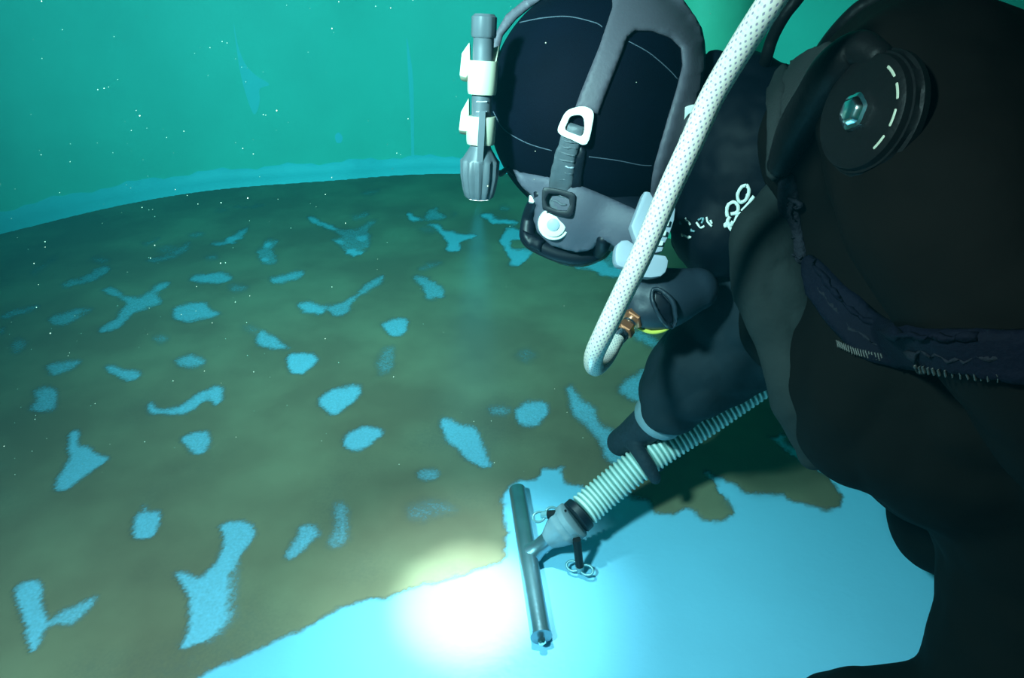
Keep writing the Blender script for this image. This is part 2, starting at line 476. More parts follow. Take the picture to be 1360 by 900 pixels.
# thin paint wear streaks and the welded seam on the wall: very thin raised paint runs
def wall_pt(px, py, off=.001):
    r = ray(px, py); t = .5
    for k in range(4000):
        q = CAM + r * t; v = q - CEN
        if v.to_2d().length >= float(planr(math.atan2(v.y, v.x))) - off: return q
        t += .002
    return q
mstreak = nmat('pale_blue_paint_run', (.25, .74, .86), .5)
B_wall = bvh_of(wall)
def wall_patch(name, poly, m):
    return structure(drape(name, poly, B_wall, m, None, off=.0008, thick=.0003, step=8, sm=0, rnd=4, smooth=False))
mfaint = nmat('faint_blue_paint_run', (.26, .77, .78), .5)
wall_patch('trim_1', [(310, 30), (316, 60), (326, 85), (340, 100), (358, 112), (345, 118), (345, 135), (338, 152), (328, 130), (318, 90)], mfaint)
wall_patch('trim_2', [(540, 50), (544, 70), (549, 110), (550, 200), (551, 222), (547, 222), (545, 150), (541, 80)], mfaint)
wall_patch('trim_3', [(445, 180), (450, 176), (455, 182), (453, 189), (447, 189)], mstreak)

# ================================================================== SEDIMENT (thin silt over the floor)
CLEAN = [(262, 905), (300, 880), (345, 862), (400, 838), (430, 822), (450, 808), (500, 797), (540, 785), (600, 768), (650, 752), (672, 742), (674, 715), (668, 680), (668, 655), (690, 640), (712, 640), (720, 622), (745, 622), (752, 640), (790, 652), (830, 655), (862, 668), (875, 680), (895, 685), (910, 676), (932, 686), (957, 693), (976, 682), (962, 662), (950, 642), (936, 628), (955, 634), (980, 645), (1000, 655), (1040, 658), (1072, 672), (1096, 678), (1116, 674), (1120, 657), (1108, 643), (1090, 628), (1060, 612), (1040, 600), (1022, 582), (1038, 580), (1062, 598), (1100, 622), (1130, 645), (1330, 690), (1430, 770), (1520, 900), (1480, 1060), (1300, 1180), (1000, 1240), (700, 1190), (480, 1120), (320, 1010)]
PATCH = [  # (strength, softness px, outline)
 (1, 3, [(18,782),(45,770),(56,778),(58,805),(66,826),(60,840),(46,868),(38,860),(30,822)]),
 (.9, 4, [(66,828),(80,812),(100,803),(126,790),(130,796),(116,815),(95,830),(78,830)]),
 (1, 3, [(232,762),(243,760),(262,768),(275,760),(292,735),(296,715),(290,700),(300,693),(325,692),(338,700),(338,715),(322,735),(308,765),(302,800),(300,822),(285,845),(262,856),(240,862),(246,845),(252,812),(243,780)]),
 (.55, 6, [(300,770),(318,740),(316,790),(305,830),(275,855),(300,820)]),
 (1, 3, [(178,690),(190,678),(192,672),(200,680),(212,678),(214,695),(206,712),(192,718),(178,715)]),
 (1, 3, [(92,575),(104,572),(106,592),(118,592),(130,604),(146,608),(130,622),(108,636),(88,652),(74,652),(74,638),(90,612),(90,592)]),
 (.95, 3, [(240,583),(252,575),(274,572),(280,584),(274,600),(262,606),(250,598)]),
 (.95, 3, [(196,538),(202,534),(212,543),(235,540),(258,526),(280,514),(298,514),(296,530),(286,540),(276,532),(258,544),(238,552),(215,552),(198,548)]),
 (.85, 4, [(44,522),(58,514),(72,516),(78,530),(70,545),(50,548),(38,544),(48,532)]),
 (.8, 4, [(62,490),(75,482),(102,478),(108,482),(95,492),(72,500)]),
 (.9, 3, [(138,488),(150,485),(166,492),(185,494),(184,502),(170,507),(150,498)]),
 (.8, 4, [(234,480),(250,472),(262,474),(274,482),(262,489),(240,488)]),
 (1, 3, [(380,478),(388,470),(410,469),(422,476),(415,488),(400,498),(386,494)]),
 (.9, 3, [(341,448),(348,440),(362,444),(370,454),(384,462),(362,464),(342,460)]),
 (.4, 6, [(322,434),(334,432),(346,438),(334,444)]),
 (1, 3, [(424,530),(440,518),(470,510),(480,516),(472,532),(455,546),(440,551),(428,542)]),
 (1, 3, [(456,584),(468,572),(492,566),(508,574),(496,590),(478,600),(460,596)]),
 (1, 3, [(584,558),(592,555),(612,564),(630,568),(638,584),(648,604),(652,618),(640,622),(622,612),(606,596),(590,582)]),
 (.75, 4, [(555,626),(566,622),(582,626),(580,636),(566,639),(556,635)]),
 (.4, 9, [(540,672),(565,664),(585,666),(604,678),(585,684),(560,694),(540,688)]),
 (.9, 4, [(378,738),(392,716),(400,698),(418,698),(424,710),(412,722),(400,734),(385,742)]),
 (.65, 6, [(442,676),(452,668),(460,675),(463,705),(460,722),(446,730),(436,722),(444,700)]),
 (.95, 4, [(682,548),(688,540),(704,533),(725,534),(728,548),(718,562),(704,568),(690,564)]),
 (.6, 5, [(650,542),(665,540),(680,545),(670,552),(655,550)]),
 (.9, 5, [(752,520),(760,512),(768,526),(788,542),(796,560),(815,572),(834,582),(838,610),(820,618),(806,612),(795,590),(778,566),(760,552)]),
 (.35, 6, [(686,468),(702,464),(714,474),(700,484),(688,480)]),
 (.55, 6, [(504,474),(514,462),(524,462),(522,482),(518,496),(504,498),(500,486)]),
 (.95, 3, [(508,430),(520,424),(538,424),(542,434),(534,446),(520,446),(510,438)]),
 (.8, 3, [(548,370),(562,368),(582,378),(592,392),(578,398),(566,396),(560,382)]),
 (.45, 4, [(556,356),(572,350),(588,348),(576,356),(562,360)]),
 (.95, 3, [(396,404),(410,400),(424,406),(432,412),(428,418),(408,416),(398,412)]),
 (.8, 3, [(428,408),(452,402),(470,392),(490,375),(508,366),(508,374),(490,388),(468,402),(462,416),(448,420),(436,416)]),
 (.85, 3, [(358,370),(372,366),(400,359),(404,366),(384,374),(364,378)]),
 (.85, 3, [(252,372),(262,366),(290,362),(304,364),(308,372),(290,376),(262,376)]),
 (.5, 4, [(302,380),(314,377),(330,380),(328,386),(310,388)]),
 (.9, 3, [(230,414),(238,406),(270,402),(280,410),(296,418),(275,424),(248,428),(232,424)]),
 (.5, 4, [(202,450),(214,444),(224,450),(214,456)]),
 (.85, 3, [(136,386),(150,382),(165,392),(185,394),(202,386),(208,378),(225,374),(224,382),(208,392),(216,402),(196,410),(176,418),(158,436),(136,442),(132,438),(150,426),(162,410),(168,402),(150,394)]),
 (.75, 4, [(66,424),(82,416),(105,410),(122,410),(108,420),(90,430),(70,432)]),
 (.6, 3, [(0,420),(20,412),(48,406),(52,410),(30,418),(8,424)]),
 (.7, 3, [(0,437),(6,435),(5,444),(0,447)]),
 (.55, 5, [(14,458),(26,450),(36,456),(30,466),(20,472)]),
 (.7, 3, [(82,378),(94,372),(112,368),(126,358),(142,354),(146,360),(128,372),(104,378),(88,384)]),
 (.5, 4, [(120,346),(132,342),(146,346),(134,350)]),
 (.35, 5, [(40,360),(58,350),(78,336),(74,344),(58,358),(46,366)]),
 (.55, 3, [(196,346),(214,342),(230,334),(246,324),(254,322),(248,334),(232,342),(214,348),(200,348)]),
 (.4, 4, [(206,330),(224,326),(240,330),(222,338)]),
 (.45, 3, [(188,322),(200,320),(212,316),(208,322),(194,326)]),
 (.5, 3, [(248,312),(262,309),(272,311),(260,315)]),
 (.8, 2, [(282,324),(298,320),(308,312),(322,306),(330,300),(330,304),(322,316),(308,322),(292,326)]),
 (.95, 2, [(300,320),(308,313),(318,313),(314,321),(304,324)]),
 (.5, 4, [(272,342),(286,338),(288,344),(276,346)]),
 (.65, 3, [(340,334),(350,328),(350,322),(358,318),(370,321),(362,332),(368,340),(366,350),(352,352),(344,344)]),
 (1, 2, [(350,324),(358,320),(362,324),(354,331)]), (1, 2, [(346,343),(354,341),(360,346),(350,350)]),
 (.35, 2, [(310,275),(330,273),(348,271),(350,274),(330,277)]), (.35, 3, [(285,280),(295,277),(302,280),(292,282)]),
 (.9, 2, [(408,290),(416,287),(424,293),(436,298),(448,304),(440,307),(428,301),(412,295)]),
 (.6, 3, [(440,303),(456,304),(474,304),(484,298),(500,291),(498,297),(490,303),(492,316),(490,330),(480,336),(468,342),(458,336),(448,324),(440,318),(452,314)]),
 (.9, 2, [(474,314),(484,312),(490,318),(480,323),(472,318)]), (1, 2, [(460,332),(470,330),(482,336),(470,341),(460,337)]), (.9, 2, [(446,318),(456,320),(458,326),(448,323)]),
 (.45, 3, [(464,289),(476,284),(490,281),(488,290),(474,293)]),
 (.4, 3, [(480,256),(492,253),(505,251),(500,257),(486,260)]),
 (1, 2, [(540,284),(546,284),(556,289),(564,291),(558,294),(546,293)]),
 (.7, 3, [(562,290),(570,280),(580,276),(584,282),(592,288),(586,292),(572,293)]),
 (.35, 4, [(600,282),(608,284),(602,288)]),
 (.35, 4, [(552,304),(564,300),(580,306),(570,312)]),
 (1, 2, [(566,300),(574,296),(584,298),(590,306),(604,308),(618,312),(632,314),(618,319),(611,322),(611,334),(600,335),(592,332),(594,322),(586,312),(576,302)]),
 (1, 2, [(640,286),(650,283),(658,289),(672,292),(688,294),(686,298),(668,297),(654,297),(644,291)]),
 (.5, 3, [(664,274),(674,274),(676,280),(666,280)]),
 (1, 2, [(673,304),(684,303),(696,308),(697,318),(684,320),(678,324),(680,330),(690,332),(704,332),(708,338),(696,348),(686,354),(674,352),(678,344),(670,334),(664,322),(668,311)]),
 (.95, 3, [(752,347),(775,350),(800,345),(810,352),(828,356),(826,368),(800,367),(790,362),(775,357),(765,357)]),
 (.6, 4, [(800,320),(830,340),(826,360),(806,350)]),
 (.9, 5, [(820,516),(838,500),(866,488),(900,500),(900,545),(870,556),(850,536),(836,530)]),
 (.8, 5, [(832,440),(850,440),(876,452),(884,460),(866,462),(850,454)]),
 (.5, 7, [(960,668),(985,660),(1010,668),(1008,680),(985,684)]),
]
def sdf_poly(X, Y, poly):
    """signed distance, positive inside"""
    d = np.full(X.shape, 1e9); ins = np.zeros(X.shape, bool); n = len(poly); j = n - 1
    for i in range(n):
        x1, y1 = poly[j]; x2, y2 = poly[i]; ex, ey = x2 - x1, y2 - y1
        t = np.clip(((X - x1) * ex + (Y - y1) * ey) / (ex * ex + ey * ey + 1e-9), 0, 1)
        d = np.minimum(d, np.hypot(X - x1 - t * ex, Y - y1 - t * ey))
        c = ((y2 > Y) != (y1 > Y)) & (X < (x1 - x2) * (Y - y2) / (y1 - y2 + 1e-12) + x2); ins ^= c; j = i
    return np.where(ins, d, -d)
GX = np.arange(-2.15, 1.45, .0065); GY = []
y = .12
while y < 2.95: GY.append(y); y += .0045 + .0035 * max(0, y - .6)
GY = np.array(GY); WX, WY = np.meshgrid(GX, GY)
dd = WY * cos(PITCH) + H * sin(PITCH); yc = WY * sin(PITCH) - H * cos(PITCH)
dd = np.where(dd < .12, .12, dd); SX = 680 + F_PX * WX / dd; SY = 450 - F_PX * yc / dd        # where each bit of floor lies among the surveyed outlines
def vnoise(X, Y, s, seed):
    rs = np.random.RandomState(seed); G = rs.rand(64, 64); x = X * s; y = Y * s
    xi = np.floor(x).astype(int); yi = np.floor(y).astype(int); fx = x - xi; fy = y - yi; fx = fx * fx * (3 - 2 * fx); fy = fy * fy * (3 - 2 * fy)
    g = lambda a, b: G[a % 64, b % 64]
    return (g(xi, yi) * (1 - fx) + g(xi + 1, yi) * fx) * (1 - fy) + (g(xi, yi + 1) * (1 - fx) + g(xi + 1, yi + 1) * fx) * fy
nz = (vnoise(WX, WY, 45, 1) - .5) * 2 + (vnoise(WX, WY, 110, 2) - .5) * 1.4
clean = np.clip((sdf_poly(SX, SY, CLEAN) + nz * 3.0) / 5 + .5, 0, 1)
D = 1 - clean
for st, so, pl in PATCH:
    xs = [p[0] for p in pl]; ys = [p[1] for p in pl]
    mk_ = (SX > min(xs) - 40) & (SX < max(xs) + 40) & (SY > min(ys) - 40) & (SY < max(ys) + 40)
    if not mk_.any(): continue
    s = sdf_poly(SX[mk_], SY[mk_], [tuple(q) for q in smooth_poly(pl, 3)])
    v = np.clip((s + nz[mk_] * 1.6) / (so * 2.4) + .5, 0, 1); v = v * v * (3 - 2 * v)
    D[mk_] = np.minimum(D[mk_], 1 - st * .87 * v)
thin = vnoise(WX, WY, 5.5, 5) * .6 + vnoise(WX, WY, 13, 6) * .4
D = D * (1 - .12 * np.clip((thin - .5) / .3, 0, 1) * np.clip((SY - 430) / 150, 0, 1))
PIPE = FL(903, 290); PR = (np.hypot(WX - PIPE.x, WY - PIPE.y) > .17) & (np.hypot(WX - CEN.x, WY - CEN.y) < planr(np.arctan2(WY - CEN.y, WX - CEN.x)) - .004)
ny, nx = WX.shape; idx = np.arange(nx * ny).reshape(ny, nx)
ok = PR & (D > .02)
q = ok[:-1, :-1] | ok[1:, :-1] | ok[:-1, 1:] | ok[1:, 1:]
q &= PR[:-1, :-1] & PR[1:, :-1] & PR[:-1, 1:] & PR[1:, 1:]
Fq = np.stack([idx[:-1, :-1][q], idx[:-1, 1:][q], idx[1:, 1:][q], idx[1:, :-1][q]], 1)
use = np.unique(Fq); rm = np.full(nx * ny, -1); rm[use] = np.arange(len(use)); Fq = rm[Fq]
Z = .0006 + .0022 * D + .0008 * D * (vnoise(WX, WY, 30, 9) - .5)
co = np.stack([WX.ravel()[use], WY.ravel()[use], Z.ravel()[use]], 1)
me = bpy.data.meshes.new('sediment'); me.vertices.add(len(co)); me.vertices.foreach_set('co', co.ravel())
me.loops.add(Fq.size); me.loops.foreach_set('vertex_index', Fq.ravel().astype(np.int32))
me.polygons.add(len(Fq)); me.polygons.foreach_set('loop_start', np.arange(0, Fq.size, 4, dtype=np.int32)); me.polygons.foreach_set('use_smooth', np.ones(len(Fq), bool))
me.update(calc_edges=True)
at = me.attributes.new('cover', 'FLOAT', 'POINT'); at.data.foreach_set('value', D.ravel()[use].astype(np.float32))
m = bpy.data.materials.new('brown_silt'); m.use_nodes = True; nt = m.node_tree; N = nt.nodes.new; L = nt.links.new; b = nt.nodes['Principled BSDF']
tc = N('ShaderNodeTexCoord'); atn = N('ShaderNodeAttribute'); atn.attribute_name = 'cover'
n1 = N('ShaderNodeTexNoise'); n1.inputs['Scale'].default_value = 230; n1.inputs['Detail'].default_value = 3; L(tc.outputs['Object'], n1.inputs['Vector'])
mr = N('ShaderNodeMath'); mr.operation = 'MULTIPLY_ADD'; L(n1.outputs['Fac'], mr.inputs[0]); mr.inputs[1].default_value = .9; mr.inputs[2].default_value = -.45
# breakup strongest at the edge: 4*c*(1-c)
om = N('ShaderNodeMath'); om.operation = 'SUBTRACT'; om.inputs[0].default_value = 1; L(atn.outputs['Fac'], om.inputs[1])
mu = N('ShaderNodeMath'); mu.operation = 'MULTIPLY'; L(atn.outputs['Fac'], mu.inputs[0]); L(om.outputs[0], mu.inputs[1])
m4 = N('ShaderNodeMath'); m4.operation = 'MULTIPLY'; L(mu.outputs[0], m4.inputs[0]); m4.inputs[1].default_value = 4
m5 = N('ShaderNodeMath'); m5.operation = 'MULTIPLY'; L(m4.outputs[0], m5.inputs[0]); L(mr.outputs[0], m5.inputs[1])
ad = N('ShaderNodeMath'); ad.operation = 'ADD'; ad.use_clamp = True; L(atn.outputs['Fac'], ad.inputs[0]); L(m5.outputs[0], ad.inputs[1])
L(ad.outputs[0], b.inputs['Alpha'])
n3 = N('ShaderNodeTexNoise'); n3.inputs['Scale'].default_value = 4; n3.inputs['Detail'].default_value = 6; L(tc.outputs['Object'], n3.inputs['Vector'])
rp = N('ShaderNodeValToRGB'); rp.color_ramp.elements[0].position = .4; rp.color_ramp.elements[1].position = .68
rp.color_ramp.elements[0].color = (.25, .165, .10, 1); rp.color_ramp.elements[1].color = (.345, .26, .155, 1)
L(n3.outputs['Fac'], rp.inputs[0]); L(rp.outputs[0], b.inputs['Base Color']); b.inputs['Roughness'].default_value = .95; b.inputs['Specular IOR Level'].default_value = .1
me.materials.append(m)
sed = bpy.data.objects.new('sediment', me); COL.objects.link(sed); sed['kind'] = 'stuff'; sed['label'] = 'patchy film of brown sediment lying on the blue tank floor'; sed['category'] = 'sediment'

# ================================================================== PIPE behind the diver
pb = FL(903, 290); ptop = pb + Vector((0, 0, 2.2))
dpt = (pb - CAM).dot(V_)
pipe = thing('standpipe', 'thick pale green vertical pipe standing behind the diver\'s head', 'pipe', pb)
pr = 51 / 900 * dpt * 1.04
lathe('pipe_body', pb, ptop, [(0, pr * 1.0), (1, pr)], M['pipe'], pipe, seg=64)
lathe('pipe_flange', pb, pb + Vector((0, 0, .02)), [(0, pr * 1.5), (.8, pr * 1.5), (1, pr * 1.4)], M['pipe'], pipe, seg=64)
bz = P(962, 5, dpt * .97)
lathe('bracket_bolt', bz + R_ * -.06, bz + R_ * .03, [(0, .008), (.55, .008), (.56, .018), (.8, .018), (.81, .009), (1, .008)], M['black'], pipe, seg=6, smooth=False)

# ================================================================== THE DIVER
root_loc = Vector((FL(1130, 985).x + .25, FL(1130, 985).y, 0))
diver = thing('diver', 'person in black drysuit and hood kneeling and bending over the tank floor', 'person', root_loc)
# one continuous suited body: head, torso, both arms, both kneeling legs
knL = P(1140, 992, .72); knR = P(1268, 688, .88)
pel = P(1448, 735, .64)
def W(x, y, z): return Vector((x, y, z))
ankL = knL + Vector((.40, .03, -.02)); ankR = knR + Vector((.38, .08, -.05))
ankL.z = .06; ankR.z = .06
body_chunks = [
    ellipsoid(P(800, 160, .81), CA, (.10, .105, .10)),
    chain(pc(840, 180, .82, .075), pc(930, 195, .82, .07), pc(1040, 205, .76, .08)),
    chain(pc(1130, 190, .62, .082), pc(1165, 260, .64, .10), pc(1215, 400, .66, .13), pc(1262, 500, .66, .14), pc(1385, 600, .65, .13), (pel, .12)),
    ellipsoid(P(1225, 470, .66), CA, (.148, .15, .12)),
    chain(pc(1105, 190, .68, .075), pc(1200, 120, .56, .075), pc(1255, 150, .53, .085)),
    # near arm: shoulder, elbow, wrist
    chain(pc(1228, 140, .52, .080), pc(1290, 290, .48, .082), pc(1405, 470, .46, .07), pc(1480, 640, .50, .055), pc(1500, 760, .56, .04)),
    # far arm to the hose
    chain(pc(1120, 280, .76, .08), pc(1060, 370, .84, .075), pc(985, 440, .88, .07), pc(925, 500, .90, .052), pc(886, 540, .92, .036)),
    chain(pc(1120, 280, .72, .085), pc(1065, 330, .76, .065), pc(1045, 440, .74, .05)),
    # thighs and shins
    chain((pel, .12), pc(1320, 962, .68, .085), (knL, .078)), chain((knL, .074), (knL.lerp(ankL, .5), .07), (ankL, .05)),
    chain((pel + Vector((.02, .1, .02)), .12), pc(1370, 700, .80, .098), (knR, .082)), chain((knR, .078), (knR.lerp(ankR, .5), .07), (ankR, .05)),
    chain((ankL, .05), (ankL + Vector((.12, .0, -.015)), .035)), chain((ankR, .05), (ankR + Vector((.12, .02, -.015)), .035)),
]
body = union('body', body_chunks, M['suit'], diver, voxel=.0065, smooth=10, wrinkle=.0045, wscale=13)
# hood
hood = union('hood', [ellipsoid(P(794, 142, .80), CA, (.130, .137, .122), 48, 32), chain(pc(850, 170, .82, .095), pc(925, 190, .82, .09), pc(1000, 205, .80, .095))], M['hood'], diver, voxel=.005, smooth=14, label='dark navy neoprene hood')
# neck collar of the suit
collar = union('collar', [chain(pc(1018, 205, .775, .098), pc(1060, 215, .75, .098)), ellipsoid(P(985, 120, .76), CA, (.045, .042, .05)), ellipsoid(P(955, 305, .77), CA, (.055, .055, .06)), ellipsoid(P(975, 215, .77), CA, (.07, .11, .085)), ellipsoid(P(948, 84, .77), CA, (.016, .016, .02))], M['collar'], diver, voxel=.005, smooth=10, wrinkle=.002, wscale=30, label='black rubber neck collar')
B_hood = bvh_of(hood); B_body = bvh_of(body); B_all = bvh_of(hood, body, collar); B_col = bvh_of(collar, body)
# stitch lines on the hood
for pl in ([(655, 148), (670, 172), (700, 190), (733, 200)], [(782, 208), (820, 213), (850, 219), (866, 220)], [(690, 30), (720, 24), (755, 22), (790, 30), (800, 36)], [(835, 55), (862, 70), (888, 92), (900, 105)]):
    drape('stitching', ribbon_poly(pl, 1.1), B_hood, M['stitch'], hood, off=0, thick=.0006, step=3, sm=0, rnd=0)

# mask: body of the full face mask under the head, skirt, rim and visor
mask = union('face_mask', [ellipsoid(P(772, 262, .80), CA, (.064, .066, .066)), ellipsoid(P(760, 270, .87), CA, (.05, .06, .06)), chain(pc(800, 285, .78, .04), pc(850, 302, .76, .032))], M['black'], diver, voxel=.004, smooth=8, label='black full face mask seen from behind')
B_mask = bvh_of(mask, hood)
drape('mask_skirt', [(682, 226), (700, 230), (733, 234), (777, 250), (815, 266), (850, 282), (890, 280), (880, 320), (850, 338), (823, 332), (812, 322), (800, 317), (788, 330), (765, 333), (735, 323), (715, 306), (711, 288), (716, 271), (705, 256), (690, 242)], B_mask, M['skirt'], mask, off=.004, thick=.005, step=5, sm=14, rnd=0, label='grey rubber mask skirt')
pr_pts = skin_path([(716, 258), (706, 278), (701, 300), (702, 316), (716, 326), (742, 337), (768, 341), (788, 337), (799, 328), (801, 318)], B_mask, .006)
vs, fs, uv = tube_mesh(pr_pts, [.0075 + .0025 * sin(pi * i / (len(pr_pts) - 1)) for i in range(len(pr_pts))], 18, True, True)
mk('mask_rim', vs, fs, M['black'], mask, label='glossy black rim')
drape('rim_clip', [(693, 308), (722, 322), (717, 337), (700, 330), (693, 320)], B_mask, M['black'], mask, off=.014, thick=.008, step=4, sm=16, rnd=0)
vis_c = P(770, 275, .90)
vd = C(-.15, -.62, -.75).normalized()
lathe('visor', vis_c, vis_c + vd * .06, [(0, .05), (.3, .062), (.8, .06), (1, .052)], M['glass'], mask, seg=40)
slab('rim_lug', [(703, 258), (712, 262), (709, 270), (702, 268)], .755, .008, M['white'], mask)
drape('side_strap', ribbon_poly([(664, 232), (676, 226), (684, 232), (700, 250), (712, 266)], 7), B_mask, M['blackm'], mask, off=.004, thick=.004, step=4, sm=12, rnd=0)
# spider straps
B_s = bvh_of(hood, mask)
drape('head_harness', [(812, -40), (880, -60), (905, 0), (930, 40), (934, 75), (930, 110), (905, 200), (880, 262), (862, 262), (868, 220), (885, 160), (897, 120), (905, 88), (903, 65), (890, 52), (865, 43), (842, 43), (832, 52), (825, 72), (806, 120), (794, 152), (764, 144), (775, 115), (795, 65), (813, 10)], B_s, M['grey'], mask, off=.0015, thick=.004, step=5, sm=3, rnd=0, label='grey rubber head harness')
drape('harness_strap', [(652, 70), (657, 48), (672, 22), (694, 4), (722, -16), (738, -10), (708, 8), (686, 26), (668, 48), (662, 70), (655, 82)], B_s, M['grey'], mask, off=.0015, thick=.005, step=4, sm=4, rnd=0)
# ribbed tail strap with buckles
tail = drape('ribbed_strap', ribbon_poly([(764, 165), (754, 200), (748, 230), (742, 268), (740, 288)], [26, 27, 29, 27, 26]), B_s, M['greyd'], mask, off=.004, thick=.004, step=4, sm=8, rnd=0, label='dark ribbed strap')
for k in range(11):
    y = 190 + k * 8.2; x = 757 - (y - 190) * .16
    drape('strap_rib', ribbon_poly([(x - 10, y - 2), (x + 10, y + 2.5)], 2.2), B_s, M['greyd'] if k != 4 else M['ltgrey'], tail, off=.0085, thick=.002, step=4, sm=4, rnd=0)
drape('strap_backing', [(770, 190), (778, 200), (772, 250), (768, 280), (764, 296), (752, 300), (754, 260), (762, 220)], B_s, M['black'], mask, off=.002, thick=.003, step=4, sm=8, rnd=0)
B_t = bvh_of(hood, mask, tail)
BK = [(762, 143), (776, 141), (788, 148), (787, 165), (779, 192), (760, 186), (741, 176), (745, 160), (752, 148)]
BH = [(759, 154), (773, 154), (776, 168), (773, 180), (764, 178), (751, 172), (754, 162)]
laid('strap_buckle', BK, B_t, .006, M['white'], mask, lift=.003, hole=BH, label='white plastic buckle')
BK2 = [(916, 140), (928, 140), (930, 160), (912, 190), (900, 186), (891, 180), (896, 160), (904, 146)]
laid('strap_buckle', BK2, B_t, .006, M['white'], mask, lift=.003, hole=[(914, 152), (920, 154), (906, 178), (901, 174)], flat=.3, label='white plastic buckle')
for (x, y) in ((0, 0),):
    laid('buckle_frame', [(720, 252), (728, 249), (760, 256), (764, 264), (760, 286), (750, 288), (724, 280), (720, 274)], B_t, .005, M['black'], mask, lift=.002, rnd=2, hole=[(728, 257), (755, 263), (752, 280), (727, 274)])
dch = B_t.ray_cast(CAM, ray(736, 297).normalized())
dbt = ((dch[0] - CAM).dot(V_) if dch[0] else .74) - .004
bc = P(736, 297, dbt); bn = C(-.18, -.3, 1).normalized()
but = lathe('strap_button', bc - bn * .008, bc + bn * .009, [(0, .0178), (.6, .0183), (.8, .0172), (.81, .014), (.95, .0135), (1, .011)], M['white'], mask, seg=36, label='round white strap button')
lathe('button_slot', bc + bn * .008, bc + bn * .0105, [(0, .007), (.8, .007), (1, .006)], M['ltgrey'], but, seg=20)
# grey plastic side block of the mask (behind the white hose)
slab('side_block', [(856, 253), (864, 254), (868, 262), (898, 275), (896, 292), (890, 310), (884, 322), (880, 334), (862, 338), (848, 330), (838, 300)], .695, .02, M['ltgrey'], mask, bev=.003, label='light grey plastic side block')
slab('side_block', [(834, 318), (820, 324), (817, 338), (819, 352), (830, 356), (850, 368), (878, 367), (887, 354), (885, 339), (860, 336)], .69, .022, M['ltgrey'], mask, bev=.003, rnd=2)
for k in range(3):
    slab('block_tooth', [(876 + k * -3, 290 + k * 14), (890 - k * 4, 292 + k * 14), (888 - k * 4, 300 + k * 13), (874 - k * 3, 298 + k * 14)], .690, .012, M['white'], mask, bev=.001)
# breathing valve under the chin: conical exhaust with a recess, yellow ring
reg = union('regulator', [chain(pc(850, 392, .745, .03), pc(880, 396, .74, .035), pc(925, 384, .74, .024)), ellipsoid(P(868, 412, .74), CA, (.036, .022, .03)), chain(pc(915, 380, .735, .02), pc(940, 375, .735, .010))], M['black'], diver, voxel=.003, smooth=5, label='dark grey breathing regulator with oval exhaust')
M['reg'] = nmat('regulator_rubber', (.016, .026, .04), .5, bump=.1, bscale=40)
reg.data.materials[0] = M['reg']
B_r = bvh_of(reg)
drape('exhaust_rim', [(866, 382), (878, 384), (892, 396), (898, 412), (898, 428), (890, 436), (880, 430), (868, 412), (862, 396)], B_r, M['reg'], reg, off=.003, thick=.006, step=3, sm=12, rnd=3, holes=[[(869, 388), (878, 390), (890, 404), (893, 426), (888, 430), (876, 416), (867, 398)]])
drape('exhaust_port', [(869, 388), (878, 390), (890, 404), (893, 426), (888, 430), (876, 416), (867, 398)], B_r, M['black'], reg, off=.002, thick=.001, step=4, sm=8, rnd=0)
vs, fs, uv = tube_mesh([P(x, y, .735) for x, y in smooth_poly([(843, 431), (852, 437), (866, 441), (880, 439), (890, 433)], 5, False)], [.0022] * 21, 10, True, False)
mk('yellow_ring', vs, fs, M['yellow'], reg, label='yellow ring edge')

# writing on the collar: white script letters and small blue-white mark
def stroke(pl, w, mt, par, b=None, off=.002, th=.0012, nm='letter'):
    return drape(nm, ribbon_poly(pl, w), b or B_col, mt, par, off=off, thick=th, step=2.5, sm=2, rnd=0)
LET = [
 [[(991, 246), (985, 248), (980, 256), (980, 264), (984, 268), (990, 265), (994, 257), (994, 250), (991, 246)]],
 [[(1001, 260), (994, 270), (985, 280)]],
 [[(966, 288), (965, 280), (968, 271), (975, 268), (980, 273), (979, 281), (972, 284)], [(970, 284), (979, 283), (988, 284)], [(980, 284), (976, 294), (975, 304)]],
 [[(969, 288), (966, 294), (970, 299), (973, 294)], [(961, 301), (967, 299), (970, 304), (975, 306)], [(962, 296), (965, 300)]],
]
for grp in LET:
    for pl in grp: stroke(pl, 4.6, M['white'], collar, nm='letter')
for pl in ([(911, 291), (915, 296), (917, 300)], [(906, 311), (912, 314), (919, 315)], [(918, 305), (923, 308)], [(925, 296), (930, 302), (936, 300)], [(928, 292), (934, 290), (932, 297)], [(938, 289), (940, 295), (945, 301)], [(943, 292), (945, 297)], [(904, 296), (906, 298)]):
    stroke(pl, 2.6, M['white'] if random.random() < .5 else M['palewing'], collar, nm='logo_mark')

# vest, harness and pocket on the torso
drape('vest_panel', [(1030, 96), (1043, 92), (1050, 96), (1047, 130), (1041, 165), (1038, 200), (1037, 232), (1026, 238), (1021, 190), (1022, 140)], B_all, M['panel'], diver, off=.003, thick=.006, step=5, sm=6, label='grey fabric shoulder edge')
drape('vest_panel', [(1060, 88), (1083, 68), (1112, 64), (1108, 82), (1080, 120), (1055, 168), (1045, 200), (1040, 170), (1046, 120)], B_all, M['panel'], diver, off=.005, thick=.007, step=5, sm=6)
B_all2 = bvh_of(body, collar)
tube('inflator_hose', [B_all2.ray_cast(CAM, ray(x, y).normalized())[0] + (CAM - P(x, y, .6)).normalized() * .012 if B_all2.ray_cast(CAM, ray(x, y).normalized())[0] else P(x, y, .62) for x, y in ((1165, 75), (1140, 66), (1110, 90), (1085, 130), (1058, 172), (1036, 218))], [.010, .013, .016, .017, .016, .011], M['blackm'], diver, seg=18, n=8, label='thick black inflator hose')
